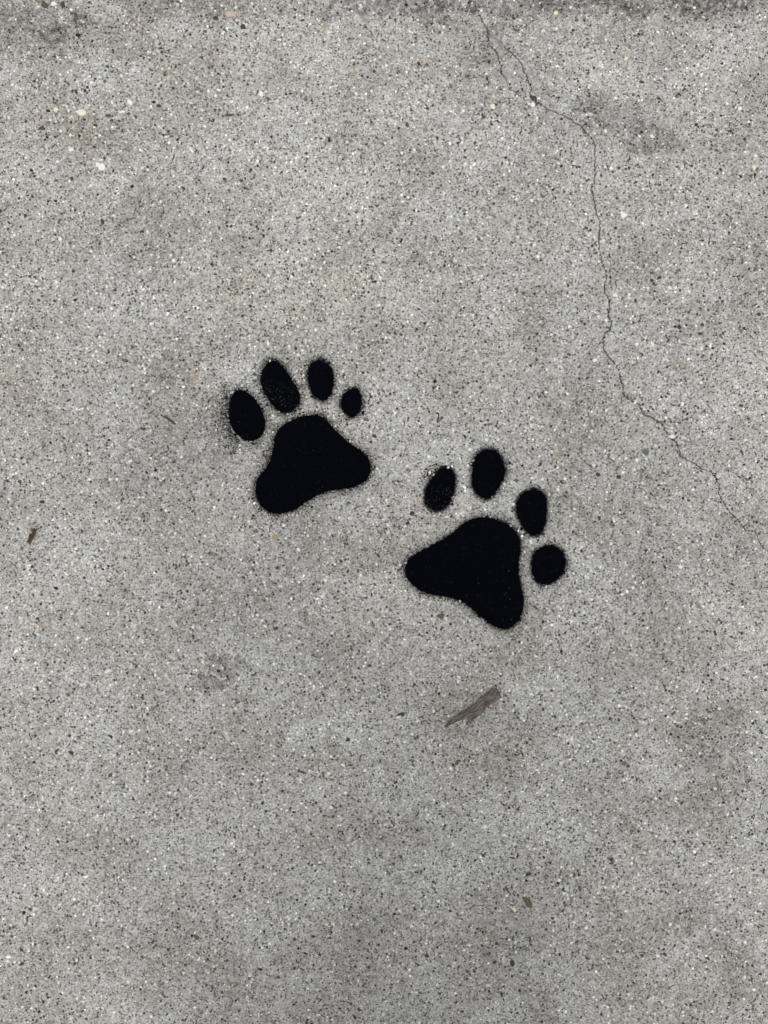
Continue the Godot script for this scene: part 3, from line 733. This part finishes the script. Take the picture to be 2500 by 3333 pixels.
func make_litter() -> void:
	var bark := chip("bark_fragment", [255, 1095, 330, 1010, 420, 935, 500, 868, 620, 790, 740, 730, 770, 695, 850, 645, 930, 590, 950, 520, 1060, 455, 1150, 400, 1190, 350, 1270, 335, 1310, 390, 1345, 450, 1370, 520, 1335, 548, 1250, 610, 1150, 660, 1060, 725, 1040, 790, 960, 850, 880, 910, 830, 965, 770, 1010, 725, 1020, 735, 960, 720, 895, 660, 905, 580, 950, 470, 1005, 360, 1058, 290, 1100],
		Vector2(1400, 2180), 5.925, 0.0016, 0.0030, Color(0.07, 0.06, 0.053), Color(0.205, 0.18, 0.158), 8, Vector2(1, -0.62))
	tag(bark, "split grey-brown bark fragment, pointed at one end, on the concrete below the paw prints", "bark")
	var flake := chip("leaf_flake", [410, 925, 470, 912, 520, 945, 545, 1000, 552, 1050, 520, 1058, 480, 1030, 450, 980], Vector2(1600, 2700), 4.1475, 0.0006, 0.0006, Color(0.10, 0.09, 0.065), Color(0.17, 0.15, 0.115), 18, Vector2(0.6, 1))
	tag(flake, "small flat olive-brown leaf flake on the bare concrete low in the picture", "leaf")
	var m := material("litter", Color.WHITE)
	# reddish twig at the left edge: a frayed shaft of several fibres
	var root := Node3D.new(); root.name = "twig"; add_child(root)
	var f := func(x: float, y: float, h: float) -> Vector3: return P(50 + x / 5.53, 1650 + y / 5.53, h)
	var base: Vector3 = f.call(300, 530, 0.0)
	root.position = base
	tag(root, "short frayed red-brown twig near the left edge of the concrete", "twig")
	var fibres := [[[390, 400], [350, 480], [320, 560], [265, 660]], [[300, 385], [320, 460], [300, 540], [250, 640]], [[345, 380], [335, 450], [290, 560], [262, 665]], [[280, 480], [270, 540], [245, 600], [230, 640]]]
	for k in 4:
		var pts := []
		for q in fibres[k]: pts.append(f.call(q[0], q[1], 0.0014 + 0.0006 * (k % 2)))
		put("fibre", stalk(pts, [0.0010, 0.0014, 0.0014, 0.0008], base, Color(0.05, 0.036, 0.03), Color(0.17, 0.12, 0.095), 40 + k), m, root)
	# small dry plant stem left of the first print
	var g := func(x: float, y: float, h: float) -> Vector3: return P(500 + x / 16.59, 1300 + y / 16.59, h)
	var gb: Vector3 = g.call(740, 1060, 0.0)
	var stem := Node3D.new(); stem.name = "plant_stem"; add_child(stem)
	stem.position = gb
	tag(stem, "tiny curved dark grey plant stem lying left of the upper paw print", "stem")
	put("stalk", stalk([g.call(390, 855, 0.001), g.call(560, 910, 0.0012), g.call(720, 1000, 0.0014), g.call(880, 1110, 0.0014), g.call(1010, 1210, 0.0014), g.call(1090, 1290, 0.0013)], [0.0005, 0.0008, 0.0011, 0.0013, 0.0014, 0.0016], gb, Color(0.06, 0.055, 0.05), Color(0.12, 0.115, 0.105), 61), m, stem)
	put("fork", stalk([g.call(1040, 1230, 0.0012), g.call(1120, 1280, 0.0012), g.call(1160, 1380, 0.001)], [0.0011, 0.001, 0.0005], gb, Color(0.05, 0.045, 0.04), Color(0.10, 0.095, 0.085), 62), m, stem)
	# slivers of straw
	var n := 0
	for q in [[747, 375, 30, 7, 176.0, "olive-brown sliver of straw high on the left of the concrete"], [983, 2511, 30, 6, 20.0, "thin dark grey sliver of straw low in the middle of the concrete"], [1655, 2490, 26, 5, 40.0, ""]]:
		if q[5] == "": continue
		var a := deg_to_rad(q[4])
		var d: Vector2 = Vector2(cos(a), sin(a)) * q[2] * 0.5
		var mid := P(q[0], q[1])
		var pts := [P(q[0] - d.x, q[1] - d.y, 0.001), P(q[0] - d.x * 0.3, q[1] - d.y * 0.3 + 0.8, 0.0013), P(q[0] + d.x * 0.4, q[1] + d.y * 0.4 + 0.5, 0.0013), P(q[0] + d.x, q[1] + d.y, 0.001)]
		var w: float = q[3] * S * 0.5
		var o := put("straw_sliver" if n == 0 else "straw_sliver_001", stalk(pts, [w * 0.6, w, w, w * 0.5], mid, Color(0.06, 0.058, 0.04), Color(0.13, 0.12, 0.085), 70 + n), m, self)
		o.position = mid
		tag(o, q[5], "straw", "slivers of straw on the concrete")
		n += 1

# ---------------------------------------------------------------- the person who takes the picture, standing just outside it and shading its lower edge
var field := PackedFloat32Array()
var hue := PackedInt32Array()
var gdim := Vector3i.ZERO
var gorg := Vector3.ZERO
var gcell := 0.0

func grid(lo: Vector3, hi: Vector3, cell: float) -> void:
	gcell = cell; gorg = lo
	gdim = Vector3i(((hi - lo) / cell).ceil()) + Vector3i.ONE
	field.resize(gdim.x * gdim.y * gdim.z); field.fill(1.0)
	hue.resize(field.size()); hue.fill(0)

func bone(a: Vector3, b: Vector3, ra: float, rb: float, colour: int, k := 0.03) -> void:     # joins a tapered capsule to the field with a smooth minimum
	var pad := maxf(ra, rb) + k + 2.0 * gcell
	var lo := Vector3i(((a.min(b) - Vector3.ONE * pad - gorg) / gcell).floor()).clamp(Vector3i.ZERO, gdim - Vector3i.ONE)
	var hi := Vector3i(((a.max(b) + Vector3.ONE * pad - gorg) / gcell).ceil()).clamp(Vector3i.ZERO, gdim - Vector3i.ONE)
	var ab := b - a
	var l2 := maxf(1e-9, ab.length_squared())
	for z in range(lo.z, hi.z + 1):
		for y in range(lo.y, hi.y + 1):
			var q := (z * gdim.y + y) * gdim.x
			for x in range(lo.x, hi.x + 1):
				var p := gorg + Vector3(x, y, z) * gcell - a
				var t := clampf(p.dot(ab) / l2, 0.0, 1.0)
				var d := (p - ab * t).length() - lerpf(ra, rb, t)
				var f := field[q + x]
				if d < f: hue[q + x] = colour
				var h := maxf(k - absf(d - f), 0.0) / k
				field[q + x] = minf(d, f) - h * h * k * 0.25

func surface(st: SurfaceTool, tones: Array) -> void:      # surface nets: a vertex in each crossed cell, a quad round each crossed edge
	var ids := {}
	var pts := PackedVector3Array()
	var cols := PackedInt32Array()
	var X := gdim.x; var XY := gdim.x * gdim.y
	var steps := PackedInt32Array([1, X, XY])
	var off := PackedInt32Array([0, 1, X, X + 1, XY, XY + 1, XY + X, XY + X + 1])
	var edges := [[0, 1], [2, 3], [4, 5], [6, 7], [0, 2], [1, 3], [4, 6], [5, 7], [0, 4], [1, 5], [2, 6], [3, 7]]
	for z in gdim.z - 1:
		for y in gdim.y - 1:
			for x in X - 1:
				var q := z * XY + y * X + x
				var f0 := field[q]
				if absf(f0) > gcell * 2.0: continue
				var inside := 0
				for k in 8:
					if field[q + off[k]] < 0.0: inside += 1
				if inside == 0 or inside == 8: continue
				var sum := Vector3.ZERO
				var n := 0
				for e in edges:
					var fa := field[q + off[e[0]]]; var fb := field[q + off[e[1]]]
					if (fa < 0.0) == (fb < 0.0): continue
					var t := fa / (fa - fb)
					var pa := Vector3(e[0] & 1, (e[0] >> 1) & 1, e[0] >> 2); var pb := Vector3(e[1] & 1, (e[1] >> 1) & 1, e[1] >> 2)
					sum += pa.lerp(pb, t)
					n += 1
				ids[q] = pts.size()
				pts.append(gorg + (Vector3(x, y, z) + sum / n) * gcell)
				cols.append(hue[q])
	for q in ids:
		for ax in 3:
			var a: int = q
			var b: int = q + steps[ax]
			if b >= field.size() or (field[a] < 0.0) == (field[b] < 0.0): continue
			var s1: int = steps[(ax + 1) % 3]; var s2: int = steps[(ax + 2) % 3]
			if not (ids.has(q - s1) and ids.has(q - s2) and ids.has(q - s1 - s2)): continue
			var quad := [ids[q], ids[q - s1], ids[q - s1 - s2], ids[q - s2]]
			if field[a] < 0.0: quad.reverse()
			for k in [0, 1, 2, 0, 2, 3]:
				st.set_smooth_group(0)
				st.set_color(tones[cols[quad[k]]])
				st.add_vertex(pts[quad[k]])

func hand(st: SurfaceTool, s: float, wrist: Vector3, tones: Array) -> void:      # holds the phone by its long side: four fingers behind it, the thumb in front
	grid(wrist + Vector3(-0.12, -0.06, -0.20), wrist + Vector3(0.12, 0.09, 0.06), 0.004)
	var palm := wrist + Vector3(-0.012 * s, 0.012, -0.065)
	bone(wrist + Vector3(0, 0.004, 0.04), wrist, 0.026, 0.024, 3, 0.02)
	bone(wrist, palm + Vector3(0.012 * s, 0, 0), 0.024, 0.021, 3, 0.02)
	bone(wrist, palm + Vector3(-0.014 * s, 0.004, 0.0), 0.022, 0.018, 3, 0.02)
	for k in 4:
		var z := -0.082 + 0.021 * k - 0.02
		var len: float = [0.040, 0.045, 0.043, 0.034][k]
		var a := palm + Vector3(0.012 * s, 0.004, z + 0.075)
		var b := a + Vector3(-0.012 * s, 0.012, -0.028)
		var c := b + Vector3(-len * s, 0.006, -0.006)
		var d := c + Vector3(-0.022 * s, -0.006, 0.0)
		bone(a, b, 0.0105, 0.0095, 3, 0.008)
		bone(b, c, 0.0095, 0.0085, 3, 0.006)
		bone(c, d, 0.0085, 0.0072, 3, 0.006)
	var ta := wrist + Vector3(-0.016 * s, -0.004, -0.028)
	var tb := ta + Vector3(-0.022 * s, -0.010, -0.030)
	var tc := tb + Vector3(-0.014 * s, 0.004, -0.030)
	bone(ta, tb, 0.014, 0.0115, 3, 0.01)
	bone(tb, tc, 0.0115, 0.0085, 3, 0.006)
	surface(st, tones)

func make_person() -> void:
	# jacket, trousers, shoes, skin, eye white, iris, lips
	var tones := [Color(0.05, 0.048, 0.044), Color(0.055, 0.055, 0.058), Color(0.03, 0.028, 0.026), Color(0.46, 0.30, 0.22), Color(0.7, 0.7, 0.68), Color(0.05, 0.035, 0.025), Color(0.38, 0.17, 0.14)]
	var root := Node3D.new(); root.name = "person"; add_child(root)
	tag(root, "person in dark jacket and trousers leaning forward over the lower edge with a phone", "person")
	root.position = Vector3(0, 0, 0.86)
	var o := Vector3(0, 0, -0.86)
	var st := SurfaceTool.new(); st.begin(Mesh.PRIMITIVE_TRIANGLES)
	var hip := Vector3(0, 0.95, 0.90) + o
	var chest := Vector3(0, 1.29, 0.70) + o
	var neck := Vector3(0, 1.47, 0.56) + o
	grid(Vector3(-0.42, -0.02, 0.0) + o, Vector3(0.42, 1.62, 1.14) + o, 0.014)
	for s in [-1.0, 1.0]:
		var h := hip + Vector3(0.09 * s, -0.03, 0)
		var kn := Vector3(0.115 * s, 0.51, 0.855) + o
		var an := Vector3(0.125 * s, 0.09, 0.90) + o
		bone(h, kn, 0.092, 0.066, 1)
		bone(kn, an, 0.066, 0.052, 1)
		bone(an + Vector3(0, -0.045, 0.035), an + Vector3(0.012 * s, -0.05, -0.10), 0.040, 0.038, 2, 0.02)
		bone(an + Vector3(0.012 * s, -0.05, -0.10), an + Vector3(0.02 * s, -0.057, -0.16), 0.038, 0.030, 2, 0.02)
		var sh := neck + Vector3(0.175 * s, -0.055, 0.03)
		var el := Vector3(0.235 * s, 1.15, 0.38) + o
		var wr := Vector3(0.085 * s, 1.15, 0.155) + o
		bone(neck + Vector3(0.05 * s, -0.02, 0.02), sh, 0.062, 0.062, 0)
		bone(sh, el, 0.060, 0.047, 0)
		bone(el, wr, 0.047, 0.034, 0)
		bone(hip + Vector3(0.07 * s, 0.02, 0), chest + Vector3(0.075 * s, 0, 0), 0.108, 0.112, 0, 0.06)
		bone(chest + Vector3(0.075 * s, 0, 0), neck + Vector3(0.10 * s, -0.08, 0.035), 0.112, 0.085, 0, 0.06)
		bone(hip + Vector3(0.06 * s, -0.05, 0.02), hip + Vector3(0.06 * s, -0.02, 0.0), 0.11, 0.11, 1, 0.04)
	bone(neck + Vector3(0, -0.04, 0.03), neck + Vector3(0, 0.07, -0.035), 0.062, 0.055, 3)
	surface(st, tones)
	# head, bent down towards the phone
	var hd := Vector3(0, 1.605, 0.475) + o
	var fwd := Vector3(0, -0.55, -0.83).normalized()
	var up := Vector3(0, 0.83, -0.55).normalized()
	var at := func(x: float, u: float, f: float) -> Vector3: return hd + Vector3(x, 0, 0) + up * u + fwd * f
	grid(hd - Vector3(0.12, 0.17, 0.17), hd + Vector3(0.12, 0.15, 0.15), 0.005)
	bone(at.call(0, 0.035, -0.015), at.call(0, 0.03, 0.012), 0.083, 0.080, 3, 0.03)
	bone(at.call(0, -0.01, 0.03), at.call(0, -0.085, 0.062), 0.060, 0.030, 3, 0.04)
	for s in [-1.0, 1.0]:
		bone(at.call(0.035 * s, -0.03, 0.045), at.call(0.04 * s, -0.035, 0.03), 0.030, 0.034, 3, 0.03)
		bone(at.call(0.012 * s, 0.028, 0.087), at.call(0.045 * s, 0.026, 0.07), 0.009, 0.009, 3, 0.012)
		bone(at.call(0.032 * s, 0.008, 0.076), at.call(0.032 * s, 0.008, 0.077), 0.0125, 0.0125, 4, 0.003)
		bone(at.call(0.032 * s, 0.006, 0.085), at.call(0.032 * s, 0.006, 0.0855), 0.006, 0.006, 5, 0.002)
		bone(at.call(0.080 * s, 0.025, -0.010), at.call(0.080 * s, -0.022, 0.0), 0.014, 0.009, 3, 0.01)
		bone(at.call(0.010 * s, -0.052, 0.086), at.call(0.022 * s, -0.053, 0.080), 0.006, 0.004, 6, 0.006)
	bone(at.call(0, 0.012, 0.088), at.call(0, -0.022, 0.106), 0.007, 0.0125, 3, 0.012)
	bone(at.call(0, -0.051, 0.088), at.call(0, -0.053, 0.089), 0.007, 0.007, 6, 0.006)
	bone(at.call(0, -0.05, -0.02), neck + Vector3(0, 0.02, -0.01), 0.056, 0.056, 3, 0.03)
	surface(st, tones)
	for s in [-1.0, 1.0]: hand(st, s, Vector3(0.075 * s, 1.15, 0.115) + o, tones)
	st.index()
	st.generate_normals()
	var m := material("clothes", Color(1, 1, 1), 0.85, 0.3)
	m.vertex_color_use_as_albedo = true
	put("body", st.commit(), m, root)
	var hs := SurfaceTool.new(); hs.begin(Mesh.PRIMITIVE_TRIANGLES)
	grid(hd - Vector3(0.13, 0.15, 0.12), hd + Vector3(0.13, 0.16, 0.16), 0.007)
	bone(at.call(0, 0.052, -0.022), at.call(0, 0.055, 0.0), 0.085, 0.078, 0, 0.02)
	bone(at.call(0, 0.0, -0.045), at.call(0, -0.04, -0.05), 0.068, 0.05, 0, 0.03)
	for s in [-1.0, 1.0]: bone(at.call(0.066 * s, 0.06, 0.0), at.call(0.068 * s, 0.01, -0.03), 0.028, 0.022, 0, 0.02)
	surface(hs, [Color(0.03, 0.02, 0.014)])
	hs.index(); hs.generate_normals()
	put("hair", hs.commit(), m, root)
	# the phone in the hands, lens down
	var ph := Node3D.new(); ph.name = "phone"; add_child(ph)
	ph.position = Vector3(0, 1.141, 0.035)
	tag(ph, "black phone held level in both hands above the paw prints", "phone")
	var body := BoxMesh.new(); body.size = Vector3(0.148, 0.008, 0.072)
	put("case", body, material("phone_case", Color(0.06, 0.06, 0.065), 0.5), ph)
	var glass := BoxMesh.new(); glass.size = Vector3(0.140, 0.001, 0.066)
	put("screen", glass, material("phone_screen", Color(0.02, 0.02, 0.025), 0.1, 0.5), ph).position.y = 0.0046

func _ready() -> void:
	make_light()
	var t0 := Time.get_ticks_msec()
	make_stains_and_halo()
	print("stains ", Time.get_ticks_msec() - t0)
	read_outlines()
	var pave := make_pavement()
	print("pavement ", Time.get_ticks_msec() - t0)
	make_sand(pave)
	print("sand ", Time.get_ticks_msec() - t0)
	make_prints()
	make_stones(pave)
	make_litter()
	make_person()
	print("done ", Time.get_ticks_msec() - t0)
